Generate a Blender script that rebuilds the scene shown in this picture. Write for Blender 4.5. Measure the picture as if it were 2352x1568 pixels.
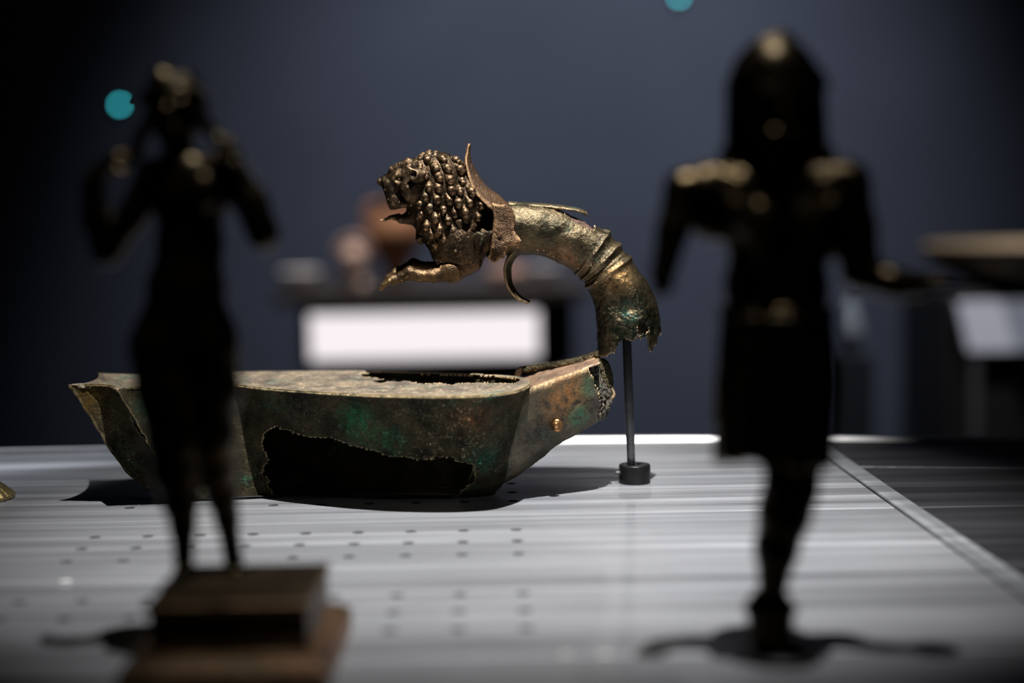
import bpy, bmesh, math, random
import numpy as np
from mathutils import Vector, Matrix, noise as mnoise

sc = bpy.context.scene
col = sc.collection
for o in list(bpy.data.objects):
    bpy.data.objects.remove(o)

# ------------------------------------------------------------------ camera
H = 0.16            # eye height above the platform (m)
F = 3500.0          # focal length in pixels of the 2352 px frame
TH = math.atan((784 - 473.8) / F)
ROLL = -0.018
_c, _s = math.cos(math.pi / 2 - TH), math.sin(math.pi / 2 - TH)
_a, _b = math.cos(ROLL), math.sin(ROLL)
CR = np.array([[1, 0, 0], [0, _c, -_s], [0, _s, _c]]) @ np.array([[_a, -_b, 0], [_b, _a, 0], [0, 0, 1]])
CC = np.array([0, 0, H])
cd = bpy.data.cameras.new('camera')
cam = bpy.data.objects.new('camera', cd)
col.objects.link(cam)
m4 = np.eye(4); m4[:3, :3] = CR; m4[:3, 3] = CC
cam.matrix_world = Matrix(m4.tolist())
cd.sensor_width = 36
cd.lens = 36 * F / 2352
cd.clip_start = 0.02
cd.clip_end = 50
cd.dof.use_dof = True
cd.dof.focus_distance = 0.838
cd.dof.aperture_fstop = 2.8
sc.camera = cam

# ------------------------------------------------------------------ world, lights, exposure
w = bpy.data.worlds.new('gallery_dark'); sc.world = w; w.use_nodes = True
w.node_tree.nodes['Background'].inputs[0].default_value = (0.55, 0.62, 0.85, 1)
w.node_tree.nodes['Background'].inputs[1].default_value = 0.003
sc.view_settings.view_transform = 'Standard'
sc.view_settings.look = 'None'
sc.view_settings.gamma = 1
sc.view_settings.exposure = 0.0
sc.view_settings.use_curve_mapping = False

def spot(name, loc, target, energy, color, angle, blend=1.0, radius=0.01):
    d = bpy.data.lights.new(name, 'SPOT')
    d.energy = energy; d.color = color; d.spot_size = math.radians(angle); d.spot_blend = blend
    d.shadow_soft_size = radius
    o = bpy.data.objects.new(name, d); col.objects.link(o)
    o.location = loc
    o.rotation_euler = (Vector(target) - Vector(loc)).to_track_quat('-Z', 'Y').to_euler()
    return o
spot('track_spot', (0.65*H, 2.2*H, 10.5*H), (0.0*H, 4.85*H, 0), 360, (1.0, 0.965, 0.92), 22, 1.0, 0.008)
spot('far_aisle_spot', (0.36, 4.5, 0.93), (0.08, 1.0, 0), 2.6, (1.0, 0.96, 0.94), 20, 1.0, 0.03)
spot('corner_track_spot', (-0.75, 2.2, 1.9), (-0.50, 1.10, 0), 110, (0.93, 0.95, 1.0), 15, 0.45, 0.01)
spot('wall_washer', (0.5, 2.6, 2.6), (0.22, 5.0, 0.16), 265, (0.80, 0.86, 1.0), 56, 1.0, 0.15)
spot('showcase_spot', (-0.1, 3.1, 2.2), (-0.18, 3.62, 0.0), 300, (1.0, 0.92, 0.84), 34, 0.8, 0.05)

# ------------------------------------------------------------------ pixel <-> space helpers (used to size things at their own depth)
def ray(x, y):
    return CR @ np.array([(x - 1176) / F, -(y - 784) / F, -1.0])
def G(x, y, z=0.0):                       # point on the horizontal plane z
    d = ray(x, y); return CC + d * (z - CC[2]) / d[2]
def P(x, y, Y):                           # point on the vertical plane Y
    d = ray(x, y); return CC + d * (Y / d[1])
def proj(pts):
    q = (np.asarray(pts) - CC) @ CR
    return np.stack([1176 + F * q[:, 0] / -q[:, 2], 784 - F * q[:, 1] / -q[:, 2]], 1)
def frame(Y):                             # affine frame: photo units in the plane Y, third axis = depth away
    o = P(0, 0, Y); ex = (P(1000, 0, Y) - o) / 1000; ey = (P(0, 1000, Y) - o) / 1000
    # linearised about the frame centre of the thing
    s = Y / F
    return lambda p: _fr(np.asarray(p, float), Y, s)
def _fr(p, Y, s):
    p = np.atleast_2d(p)
    d = np.stack([(p[:, 0] - 1176) / F, -(p[:, 1] - 784) / F, -np.ones(len(p))], 1) @ CR.T
    q = CC + d * (Y / d[:, 1])[:, None]
    q[:, 1] += p[:, 2] * s
    return q
def inpoly(pts, poly):
    x, y = pts[:, 0], pts[:, 1]; r = np.zeros(len(pts), bool); n = len(poly); j = n - 1
    for i in range(n):
        xi, yi = poly[i]; xj, yj = poly[j]
        c = ((yi > y) != (yj > y)) & (x < (xj - xi) * (y - yi) / (yj - yi + 1e-12) + xi)
        r ^= c; j = i
    return r

# ------------------------------------------------------------------ object helpers
BASE = {}
def thing(name, label, cat, loc=(0, 0, 0), group=None):
    o = bpy.data.objects.new(name, None); col.objects.link(o)
    o.location = loc; o.empty_display_size = 0.02
    o['label'] = label; o['category'] = cat
    if group: o['group'] = group
    BASE[o.name] = np.array(loc, float)
    return o
def tag(o, label, cat, group=None):
    o['label'] = label; o['category'] = cat
    if group: o['group'] = group
    return o
def base_of(o):
    return BASE.get(o.name, np.zeros(3)) if o else np.zeros(3)
def mobj(name, v, f, mat, parent=None, smooth=True, origin=None, solid=0.0, offset=-1.0):
    """v in world coordinates; the object sits at its parent's base (or at origin)"""
    v = np.asarray(v, float)
    b = base_of(parent) if parent is not None else (np.zeros(3) if origin is None else np.array(origin, float))
    me = bpy.data.meshes.new(name)
    me.from_pydata((v - b).tolist(), [], [list(map(int, q)) for q in f])
    me.validate(); me.update()
    bm = bmesh.new(); bm.from_mesh(me)
    loose = [q for q in bm.verts if not q.link_faces]
    if loose: bmesh.ops.delete(bm, geom=loose, context='VERTS')
    bmesh.ops.recalc_face_normals(bm, faces=bm.faces[:])
    bm.to_mesh(me); bm.free()
    if smooth: me.polygons.foreach_set('use_smooth', [True] * len(me.polygons))
    me.materials.append(mat)
    o = bpy.data.objects.new(name, me); col.objects.link(o)
    if parent is not None:
        o.parent = parent
    else:
        o.location = b
    BASE[o.name] = b
    if solid:
        md = o.modifiers.new('thickness', 'SOLIDIFY'); md.thickness = solid; md.offset = offset
    return o
def bevel(o, wd, seg=2):
    m = o.modifiers.new('bevel', 'BEVEL'); m.width = wd; m.segments = seg; m.limit_method = 'ANGLE'
    return o
def grid_faces(nr, nc, wrap=False):
    f = []
    cc = nc if wrap else nc - 1
    for i in range(nr - 1):
        for j in range(cc):
            k = (j + 1) % nc
            f.append((i*nc+j, i*nc+k, (i+1)*nc+k, (i+1)*nc+j))
    return f
def box(x0, x1, y0, y1, z0, z1):
    v = [(x0,y0,z0),(x1,y0,z0),(x1,y1,z0),(x0,y1,z0),(x0,y0,z1),(x1,y0,z1),(x1,y1,z1),(x0,y1,z1)]
    f = [(0,3,2,1),(4,5,6,7),(0,1,5,4),(1,2,6,5),(2,3,7,6),(3,0,4,7)]
    return v, f
def lathe(cx, cy, prof, n=40):
    v = []
    for r, z in prof:
        for k in range(n):
            a = 2*math.pi*k/n; v.append((cx+r*math.cos(a), cy+r*math.sin(a), z))
    f = grid_faces(len(prof), n, True)
    f.append(tuple(reversed(range(n)))); m = (len(prof)-1)*n; f.append(tuple(range(m, m+n)))
    return v, f
def catmull(pts, n, closed=False):
    pts = np.asarray(pts, float); L = len(pts); out = []
    segs = L if closed else L - 1
    for i in range(segs):
        g = (lambda k: pts[k % L]) if closed else (lambda k: pts[min(max(k, 0), L - 1)])
        p0, p1, p2, p3 = g(i-1), g(i), g(i+1), g(i+2)
        for t in np.linspace(0, 1, n, endpoint=False):
            out.append(.5*((2*p1)+(p2-p0)*t+(2*p0-5*p1+4*p2-p3)*t*t+(3*p1-p0-3*p2+p3)*t**3))
    if not closed: out.append(pts[-1])
    return np.array(out)
def resample(pts, n):
    pts = np.asarray(pts, float); d = np.r_[0, np.cumsum(np.linalg.norm(np.diff(pts, axis=0), axis=1))]
    t = np.linspace(0, d[-1], n)
    return np.stack([np.interp(t, d, pts[:, k]) for k in range(pts.shape[1])], 1)
def turb(p, s, oct=3):
    return mnoise.fractal(Vector(p) * s, 1.0, 2.0, oct)

def wob(px, amp, fr=.16, seed=0.0):
    return np.array([[turb((x*fr, y*fr, seed), 1, 4), turb((x*fr, y*fr, seed+40), 1, 4)] for x, y in px])*amp
# ------------------------------------------------------------------ solid sculpting: signed distances + surface nets
def E(c, r, k=6, rot=0): return ('e', np.array(c, float), np.array(r, float), k, rot)
def K(a, b, ra, rb, k=6): return ('c', np.array(a, float), np.array(b, float), (ra, rb), k, 0)
def CUT(pr): return ('-', pr)
def path(pts, rs, k=6): return [K(pts[i], pts[i+1], rs[i], rs[i+1], k) for i in range(len(pts)-1)]
def _eval(pr, X, Y, Z):
    if pr[0] == 'e':
        x, y, z = X-pr[1][0], Y-pr[1][1], Z-pr[1][2]
        if pr[4]:
            c, s = math.cos(pr[4]), math.sin(pr[4]); x, y = c*x+s*y, -s*x+c*y
        r = pr[2]; k0 = np.sqrt((x/r[0])**2+(y/r[1])**2+(z/r[2])**2)
        k1 = np.sqrt((x/r[0]**2)**2+(y/r[1]**2)**2+(z/r[2]**2)**2) + 1e-9
        return k0*(k0-1)/k1
    a, b = pr[1], pr[2]; ab = b-a
    t = np.clip(((X-a[0])*ab[0]+(Y-a[1])*ab[1]+(Z-a[2])*ab[2])/(ab@ab+1e-9), 0, 1)
    return np.sqrt((X-a[0]-t*ab[0])**2+(Y-a[1]-t*ab[1])**2+(Z-a[2]-t*ab[2])**2)-(pr[3][0]+t*(pr[3][1]-pr[3][0]))
def _bb(pr):
    if pr[0] == 'e':
        m = max(pr[2][:2]) if pr[4] else 0
        r = np.array([max(m, pr[2][0]), max(m, pr[2][1]), pr[2][2]]); return pr[1]-r, pr[1]+r
    r = max(pr[3]); return np.minimum(pr[1], pr[2])-r, np.maximum(pr[1], pr[2])+r
def sculpt(prims, vox, disp=None):
    flat = []
    for p in prims:
        flat += p if isinstance(p, list) else [p]
    lo = np.min([_bb(p)[0] for p in flat if p[0] != '-'], 0) - 3*vox
    hi = np.max([_bb(p)[1] for p in flat if p[0] != '-'], 0) + 3*vox
    n = np.ceil((hi-lo)/vox).astype(int)+1
    ax = [lo[i]+vox*np.arange(n[i]) for i in range(3)]
    D = np.full(n, 1e3, np.float32)
    for p in flat:
        q = p[1] if p[0] == '-' else p
        k = q[3] if q[0] == 'e' else q[4]
        b0, b1 = _bb(q); pad = k + 3*vox
        s = [slice(max(0, int((b0[i]-pad-lo[i])/vox)), min(n[i], int((b1[i]+pad-lo[i])/vox)+2)) for i in range(3)]
        X = ax[0][s[0]][:, None, None]; Y = ax[1][s[1]][None, :, None]; Z = ax[2][s[2]][None, None, :]
        d = _eval(q, X, Y, Z).astype(np.float32); S = D[s[0], s[1], s[2]]
        if p[0] == '-':
            h = np.clip(k-np.abs(S+d), 0, None)/k; D[s[0], s[1], s[2]] = np.maximum(S, -d)+h*h*k*.25
        else:
            h = np.clip(k-np.abs(S-d), 0, None)/k; D[s[0], s[1], s[2]] = np.minimum(S, d)-h*h*k*.25
    return surface_nets(D, lo, vox)
def surface_nets(D, lo, vox):
    n = D.shape; ins = D < 0
    cn = (n[0]-1, n[1]-1, n[2]-1)
    cnt = np.zeros(cn, np.int8)
    for a in (0, 1):
        for b in (0, 1):
            for c in (0, 1):
                cnt += ins[a:n[0]-1+a, b:n[1]-1+b, c:n[2]-1+c]
    act = (cnt > 0) & (cnt < 8)
    idx = np.full(cn, -1, np.int64); I = np.argwhere(act); idx[act] = np.arange(len(I))
    acc = np.zeros((len(I), 3)); num = np.zeros(len(I))
    cor = [(a, b, c) for a in (0, 1) for b in (0, 1) for c in (0, 1)]
    for A in cor:
        for ax in range(3):
            if A[ax]: continue
            B = list(A); B[ax] = 1
            da = D[I[:, 0]+A[0], I[:, 1]+A[1], I[:, 2]+A[2]].astype(float)
            db = D[I[:, 0]+B[0], I[:, 1]+B[1], I[:, 2]+B[2]].astype(float)
            m = (da < 0) != (db < 0); t = np.where(m, da/(da-db+1e-12), 0)
            p = np.array(A, float)[None].repeat(len(I), 0); p[:, ax] += t
            acc[m] += p[m]; num[m] += 1
    v = lo + vox*(I + acc/num[:, None])
    faces = []
    for ax in range(3):
        u, w_ = [(1, 2), (2, 0), (0, 1)][ax]
        sl0 = [slice(1, -1)]*3; sl0[ax] = slice(0, -1); sl1 = [slice(1, -1)]*3; sl1[ax] = slice(1, None)
        a, b = ins[tuple(sl0)], ins[tuple(sl1)]
        for flip in (False, True):
            e = np.argwhere((a & ~b) if not flip else (~a & b))
            if not len(e): continue
            off = np.ones(3, int); off[ax] = 0; e = e + off
            q = []
            for du, dw in ((-1, -1), (0, -1), (0, 0), (-1, 0)):
                c = e.copy(); c[:, u] += du; c[:, w_] += dw; q.append(idx[c[:, 0], c[:, 1], c[:, 2]])
            q = np.stack(q, 1)
            faces.append(q[:, ::-1] if flip else q)
    f = np.concatenate(faces)
    return v, f[(f >= 0).all(1)]
def sculpted(name, prims, vox, fr, mat, parent, rough=0.0, rs=0.05):
    v, f = sculpt(prims, vox)
    if rough:
        v = v + np.array([[turb(p, rs), turb(p+31, rs), turb(p+77, rs)] for p in v])*rough
    return mobj(name, fr(v), f[:, ::-1], mat, parent)     # photo frame is left-handed: flip

# ------------------------------------------------------------------ materials
def newmat(name):
    m = bpy.data.materials.new(name); m.use_nodes = True
    nt = m.node_tree; return m, nt, nt.nodes['Principled BSDF']
def simple(name, c, rough=0.5, metal=0.0, noise_scale=40, var=0.25, bump=0.0, spec=0.5):
    m, nt, b = newmat(name)
    tc = nt.nodes.new('ShaderNodeTexCoord'); n = nt.nodes.new('ShaderNodeTexNoise')
    n.inputs['Scale'].default_value = noise_scale; n.inputs['Detail'].default_value = 5
    nt.links.new(tc.outputs['Object'], n.inputs['Vector'])
    r = nt.nodes.new('ShaderNodeValToRGB')
    r.color_ramp.elements[0].position = .3; r.color_ramp.elements[1].position = .7
    r.color_ramp.elements[0].color = tuple(x*(1-var) for x in c)+(1,)
    r.color_ramp.elements[1].color = tuple(min(1, x*(1+var)) for x in c)+(1,)
    nt.links.new(n.outputs['Fac'], r.inputs[0]); nt.links.new(r.outputs[0], b.inputs['Base Color'])
    b.inputs['Roughness'].default_value = rough; b.inputs['Metallic'].default_value = metal
    b.inputs['Specular IOR Level'].default_value = spec
    if bump:
        bp = nt.nodes.new('ShaderNodeBump'); bp.inputs['Strength'].default_value = bump; bp.inputs['Distance'].default_value = .001
        nt.links.new(n.outputs['Fac'], bp.inputs['Height']); nt.links.new(bp.outputs[0], b.inputs['Normal'])
    return m
def emit(name, c, s):
    m, nt, b = newmat(name)
    b.inputs['Base Color'].default_value = c+(1,)
    b.inputs['Emission Color'].default_value = c+(1,); b.inputs['Emission Strength'].default_value = s
    return m
def bronze(name, dark, mid, worn, green, green_amt=.5, scale=1.0, rough=(.38, .62), metal=.75, bump=.5, wear=(.52, .60), pits=.5, zone=None, bscale=340, bdist=.0013):
    """patinated bronze: dark skin, brown mottling, green corrosion, bare metal on raised edges"""
    m, nt, b = newmat(name); N = nt.nodes; L = nt.links
    tc = N.new('ShaderNodeTexCoord')
    def noise(s, d=6, r=.6, dist=0.0):
        n = N.new('ShaderNodeTexNoise'); n.inputs['Scale'].default_value = s*scale; n.inputs['Detail'].default_value = d
        n.inputs['Roughness'].default_value = r; n.inputs['Distortion'].default_value = dist
        L.new(tc.outputs['Object'], n.inputs['Vector']); return n.outputs['Fac']
    def ramp(src, a, bb, c0=(0, 0, 0, 1), c1=(1, 1, 1, 1)):
        r = N.new('ShaderNodeValToRGB'); r.color_ramp.elements[0].position = a; r.color_ramp.elements[1].position = bb
        r.color_ramp.elements[0].color = c0; r.color_ramp.elements[1].color = c1; L.new(src, r.inputs[0]); return r.outputs[0]
    def mix(fac, a, bb):
        x = N.new('ShaderNodeMix'); x.data_type = 'RGBA'
        if isinstance(fac, float): x.inputs[0].default_value = fac
        else: L.new(fac, x.inputs[0])
        for sck, val in ((x.inputs[6], a), (x.inputs[7], bb)):
            if isinstance(val, tuple): sck.default_value = val+(1,)
            else: L.new(val, sck)
        return x.outputs[2]
    def math_(op, a, bb):
        x = N.new('ShaderNodeMath'); x.operation = op; x.use_clamp = True
        for i, val in enumerate((a, bb)):
            if isinstance(val, (int, float)): x.inputs[i].default_value = val
            else: L.new(val, x.inputs[i])
        return x.outputs[0]
    c = mix(ramp(noise(70, 8, .65), .38, .64), dark, mid)
    fine = noise(420, 6, .7)
    c = mix(ramp(fine, .56, .74), c, tuple(x*.35 for x in dark))
    g = ramp(noise(45, 7, .68, .6), .62-.16*green_amt, .74-.10*green_amt)
    g = math_('MULTIPLY', g, ramp(noise(300, 5, .7), .36, .62))
    c = mix(g, c, green)
    geo = N.new('ShaderNodeNewGeometry')
    wr = ramp(geo.outputs['Pointiness'], wear[0], wear[1])
    wr = math_('MULTIPLY', wr, ramp(noise(190, 5, .65), .30, .56))
    c = mix(wr, c, worn)
    if zone:
        for (pt, r0, r1, zc) in zone:
            vm = N.new('ShaderNodeVectorMath'); vm.operation = 'DISTANCE'; vm.inputs[1].default_value = tuple(pt)
            L.new(tc.outputs['Object'], vm.inputs[0])
            nz = math_('MULTIPLY', ramp(vm.outputs['Value'], r0, r1, (1, 1, 1, 1), (0, 0, 0, 1)), ramp(noise(260, 6, .7), .38, .56))
            c = mix(nz, c, zc)
    L.new(c, b.inputs['Base Color'])
    mr = N.new('ShaderNodeMapRange'); L.new(fine, mr.inputs[0])
    mr.inputs[1].default_value = .3; mr.inputs[2].default_value = .7
    mr.inputs[3].default_value = rough[0]; mr.inputs[4].default_value = rough[1]; L.new(mr.outputs[0], b.inputs['Roughness'])
    mt = math_('MULTIPLY', math_('SUBTRACT', 1.0, math_('MULTIPLY', g, .8)), metal); L.new(mt, b.inputs['Metallic'])
    hsum = math_('ADD', math_('MULTIPLY', noise(bscale, 6, .68), .7), math_('MULTIPLY', ramp(noise(bscale*2.2, 3, .6), .3, .55), .3*pits*2))
    bp = N.new('ShaderNodeBump'); bp.inputs['Strength'].default_value = bump; bp.inputs['Distance'].default_value = bdist
    L.new(hsum, bp.inputs['Height']); L.new(bp.outputs[0], b.inputs['Normal'])
    return m

GREEN = (.035, .15, .085)
LAMP = ((.026, .025, .016), (.115, .095, .052), (.62, .48, .27), GREEN, .30, 1.0, (.26, .52), .85, 1.0, (.535, .61), 1.0)
M_lamp = bronze('lamp_bronze', *LAMP)
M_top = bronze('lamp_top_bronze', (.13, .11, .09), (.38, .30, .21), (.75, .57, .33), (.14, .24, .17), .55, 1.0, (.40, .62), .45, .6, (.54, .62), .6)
M_lion = bronze('lion_bronze', (.018, .013, .008), (.12, .078, .042), (.95, .62, .36), (.05, .06, .04), .05, 1.3, (.32, .52), .85, .35, (.508, .572), .5)
M_stem = bronze('stem_bronze', (.05, .046, .028), (.17, .135, .075), (.58, .42, .25), (.03, .085, .055), .4, 1.1, (.32, .56), .7, .5, (.52, .60), .5)
M_petal = bronze('petal_bronze', (.05, .029, .016), (.15, .083, .042), (.58, .36, .19), (.06, .07, .04), .1, 1.4, (.34, .56), .65, .7, (.52, .60), .6)
M_core = simple('corroded_core', (.10, .055, .04), .9, 0, 500, .5, .8)
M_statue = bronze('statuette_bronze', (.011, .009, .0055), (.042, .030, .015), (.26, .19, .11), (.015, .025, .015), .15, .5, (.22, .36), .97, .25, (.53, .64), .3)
M_sbase = bronze('statuette_base_bronze', (.045, .036, .018), (.17, .095, .055), (.45, .27, .16), (.04, .07, .03), .5, .4, (.40, .6), .8, .4, (.52, .6), .5)
M_sblock = bronze('statuette_block_bronze', (.014, .013, .007), (.045, .031, .016), (.22, .14, .08), (.03, .05, .025), .4, .4, (.36, .52), .85, .3, (.52, .6), .4)
M_black = simple('black_anodised_steel', (.012, .012, .013), .42, .4, 300, .3)
M_rod = simple('dark_steel_rod', (.085, .085, .092), .45, .25, 300, .25)

def alu(name, base, contrast, metal, rough):
    """brushed aluminium: streaks run along X"""
    m, nt, b = newmat(name); N = nt.nodes; L = nt.links
    tc = N.new('ShaderNodeTexCoord')
    def streak(sx, sy, d, dist=0):
        mp = N.new('ShaderNodeMapping'); mp.inputs['Scale'].default_value = (sx, sy, 1)
        L.new(tc.outputs['Object'], mp.inputs[0]); n = N.new('ShaderNodeTexNoise')
        n.inputs['Scale'].default_value = 1; n.inputs['Detail'].default_value = d; n.inputs['Distortion'].default_value = dist
        n.inputs['Roughness'].default_value = .6
        L.new(mp.outputs[0], n.inputs[0]); return n.outputs['Fac']
    def mr(src, a, bb, c, d):
        x = N.new('ShaderNodeMapRange'); L.new(src, x.inputs[0])
        for i, val in enumerate((a, bb, c, d)): x.inputs[i+1].default_value = val
        return x.outputs[0]
    def mul(a, bb):
        x = N.new('ShaderNodeMath'); x.operation = 'MULTIPLY'; L.new(a, x.inputs[0]); L.new(bb, x.inputs[1]); return x.outputs[0]
    s1 = streak(1.6, 70, 4, .3); s2 = streak(4, 900, 3); s3 = streak(9, 26, 4, .5)
    k = mul(mul(mr(s1, .32, .68, 1-contrast, 1+contrast), mr(s2, .3, .7, 1-contrast*.9, 1+contrast*.9)), mr(s3, .3, .7, 1-contrast*.35, 1+contrast*.35))
    v = N.new('ShaderNodeVectorMath'); v.operation = 'SCALE'; v.inputs[0].default_value = base; L.new(k, v.inputs['Scale'])
    L.new(v.outputs[0], b.inputs['Base Color'])
    b.inputs['Metallic'].default_value = metal
    L.new(mr(s1, .3, .7, rough-.07, rough+.08), b.inputs['Roughness'])
    b.inputs['Anisotropic'].default_value = .5
    bp = N.new('ShaderNodeBump'); bp.inputs['Strength'].default_value = .12; bp.inputs['Distance'].default_value = .0006
    L.new(s2, bp.inputs['Height']); L.new(bp.outputs[0], b.inputs['Normal'])
    return m
M_alu = alu('brushed_aluminium', (.285, .297, .325), .30, .45, .40)
M_edge = alu('lit_band_aluminium', (.30, .315, .34), .25, .5, .42)  # for the strip that stands in for the lit band beside the seam
M_shadealu = alu('shaded_aluminium', (.055, .057, .064), .35, .5, .34)  # plank colour darkened in place of shade falling on them
M_trim = simple('satin_trim', (.72, .72, .75), .42, .7, 60, .05)
M_void = simple('hole_black', (.006, .006, .007), .8, 0)

# ================================================================== STRUCTURE
M_wall = simple('slate_blue_wall', (.105, .115, .150), .85, 0, 2.2, .10)
M_floor = simple('dark_floor', (.03, .03, .035), .6, 0, 3, .2)
def struct(o):
    o['kind'] = 'structure'; return o
v, f = box(-4.5, 4.5, 5.0, 5.1, -1.0, 3.2)
o = struct(mobj('wall_back', v, f, M_wall, smooth=False)); o['label'] = 'slate blue gallery wall far behind the platform'
v, f = box(-4.5, 4.5, -1.5, 5.1, -1.05, -1.0)
o = struct(mobj('floor', v, f, M_floor, smooth=False)); o['label'] = 'dark gallery floor below the showcases'

# ------------------------------------------------------------------ display platform made of drilled aluminium planks
plat = thing('display_platform', 'long display platform of drilled brushed aluminium planks carrying the bronzes', 'platform', (0, 4.5*H, -1.0))
v, f = box(-3.3*H, 3.3*H, 2.2*H, 6.10*H, -1.0, -0.008)
mobj('plinth_body', v, f, simple('plinth_paint', (.03, .03, .034), .6), plat, smooth=False)
seams = [2.53, 3.318, 4.106, 4.896, 5.672, 6.468]
hole_rows = {1: (3.553, 3.714, 3.881), 2: (4.3355, 4.5025, 4.664), 3: (5.128, 5.287, 5.457)}
RS = lambda y: (1.2148 + (5.848 - y) * 0.0219)          # right seam, in eye heights
PT = 0.006                                               # plank thickness
def make_plank(y0, y1, rows, x0=-3.3, ncol=9):
    g = 0.0045                                           # half joint
    y0 += g; y1 -= g
    v, fc = [], []
    def V(x, y, z=0): v.append((x*H, y*H, z)); return len(v)-1
    q = 0.056                                            # half cell of a hole
    rad = 0.0180
    if not rows:
        a = [V(x0, y0), V(RS(y0), y0), V(RS(y1), y1), V(x0, y1)]; fc.append(tuple(a))
    else:
        # rows of square cells, each with a round hole; strips fill the rest
        ys = [y0]
        for r in rows: ys += [r-q, r+q]
        ys.append(y1)
        for i in range(0, len(ys)-1, 2):
            ya, yb = ys[i], ys[i+1]
            fc.append((V(x0, ya), V(RS(ya), ya), V(RS(yb), yb), V(x0, yb)))
        for r in rows:
            c0 = 0.085 - r*0.0178
            xs = sorted(c0 - k*0.1635 for k in range(ncol))
            ya, yb = r-q, r+q; last = x0
            for cx in xs:
                if cx-q > last:
                    fc.append((V(last, ya), V(cx-q, ya), V(cx-q, yb), V(last, yb)))
                n = 24; ring = []; outer = []; low = []
                for k in range(n):
                    a = 2*math.pi*k/n + math.pi/n*0
                    c, s = math.cos(a), math.sin(a); m = max(abs(c), abs(s))
                    ring.append(V(cx+rad*c, r+rad*s)); outer.append(V(cx+q*c/m, r+q*s/m)); low.append(V(cx+rad*c, r+rad*s, -PT))
                for k in range(n):
                    j = (k+1) % n
                    fc.append((ring[k], outer[k], outer[j], ring[j])); fc.append((ring[j], low[j], low[k], ring[k]))
                last = cx+q
            fc.append((V(last, ya), V(RS(ya), ya), V(RS(yb), yb), V(last, yb)))
    # bevelled long edges and faces down the sides
    bz = 0.00022; e = 0.004
    for ya, sg in ((y0, -1), (y1, 1)):
        A, B = V(x0, ya), V(RS(ya), ya); C, D = V(RS(ya), ya+sg*e*.6, -bz), V(x0, ya+sg*e*.6, -bz)
        E_, G_ = V(RS(ya), ya+sg*e*.6, -PT), V(x0, ya+sg*e*.6, -PT)
        fc.append((A, B, C, D) if sg > 0 else (D, C, B, A)); fc.append((D, C, E_, G_) if sg > 0 else (G_, E_, C, D))
    fc.append((V(RS(y0), y0), V(RS(y0), y0, -PT), V(RS(y1), y1, -PT), V(RS(y1), y1)))
    return v, fc
for i in range(5):
    v, fc = make_plank(seams[i], seams[i+1], hole_rows.get(i))
    mobj('plank', v, fc, M_alu, plat, smooth=False)
# lit band built as a strip, shade beyond it painted into the planks
def strip(xa, xb, ya, yb, z=0.0, zb=-PT):
    v = []
    for z_ in (zb, z):
        v += [(xa(ya)*H, ya*H, z_), (xb(ya)*H, ya*H, z_), (xb(yb)*H, yb*H, z_), (xa(yb)*H, yb*H, z_)]
    return v, [(0,3,2,1),(4,5,6,7),(0,1,5,4),(1,2,6,5),(2,3,7,6),(3,0,4,7)]
EW = .078
v, f = strip(lambda y: RS(y)+.006, lambda y: RS(y)+EW, 2.53, 6.43, .0012)
bevel(mobj('lit_band_strip', v, f, M_edge, plat, smooth=False), .0010, 3)
YR = lambda x: 6.4355 - (x-1.3461)*0.207                 # back edge of the shaded side bends towards the viewer
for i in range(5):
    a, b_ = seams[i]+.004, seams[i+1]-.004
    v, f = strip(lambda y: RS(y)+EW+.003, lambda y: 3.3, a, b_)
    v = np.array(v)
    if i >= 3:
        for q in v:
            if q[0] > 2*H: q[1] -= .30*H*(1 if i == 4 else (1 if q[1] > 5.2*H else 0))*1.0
    bevel(mobj('shaded_plank', v, f, M_shadealu, plat, smooth=False), .0005, 1)
# bright lip along the back edge
zt = .0026
pts = [G(x, y, zt) for x, y in ((-400, 1042), (0, 1033.6), (232, 1028.7), (1318, 1004.8), (1540, 1002.9), (1905, 1001.6), (2352, 1007.3), (2600, 1013))]
v = []
for p in pts:                                            # chamfered towards the viewer
    v += [(p[0], p[1]+.006, -.008), (p[0], p[1]+.006, zt), (p[0], p[1], zt), (p[0], p[1]-.0026, -.0004)]
v = np.array(v)
f = []
for i in range(len(pts)-1):
    for k in range(4):
        j = (k+1) % 4; f.append((i*4+k, (i+1)*4+k, (i+1)*4+j, i*4+j))
f += [(0,1,2,3), tuple(4*(len(pts)-1)+k for k in (3,2,1,0))]
mobj('back_lip', v, f, M_trim, plat, smooth=False)

# ================================================================== OIL LAMP
LY = 5.28*H
lamp = thing('oil_lamp', 'boat-shaped corroded bronze oil lamp with a torn hole in its side', 'oil lamp', (-.55*H, LY, 0))
rim_near = [(157, 885, .42), (190, 881.5, .42), (228, 881, .42), (256, 884, .42), (268, 893, .417)]
seg2 = [(268, 893, .417), (310, 887, .416), (400, 882, .41), (480, 880, .405), (540, 882, .40), (610, 890, .40), (700, 897, .40), (850, 905, .40),
        (1000, 908, .40), (1120, 905, .40), (1180, 897, .40), (1212, 884, .405), (1214, 872, .405), (1180, 863, .40),
        (1100, 858, .40), (978, 853, .40), (830, 850.5, .40), (680, 851, .40), (530, 853, .40), (400, 857, .405), (300, 858, .415), (225, 856, .42)]
seg3 = [(225, 856, .42), (228, 864, .42), (215, 873, .42), (190, 880, .42), (157, 885, .42)]
def world_pts(s): return np.array([G(x, y, z*H) for x, y, z in s])
s1 = resample(catmull(world_pts(rim_near), 20), 46); s2 = resample(catmull(world_pts(seg2), 24), 430); s3 = resample(catmull(world_pts(seg3), 20), 40)
rim = np.concatenate([s1[:-1], s2[:-1], s3[:-1]]); NR = len(rim)
bx = np.interp(rim[:, 0]/H, [-1.52, .05], [-1.235, -.07])*H
by = LY + (rim[:, 1]-LY)*.26 - .01*H
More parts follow.
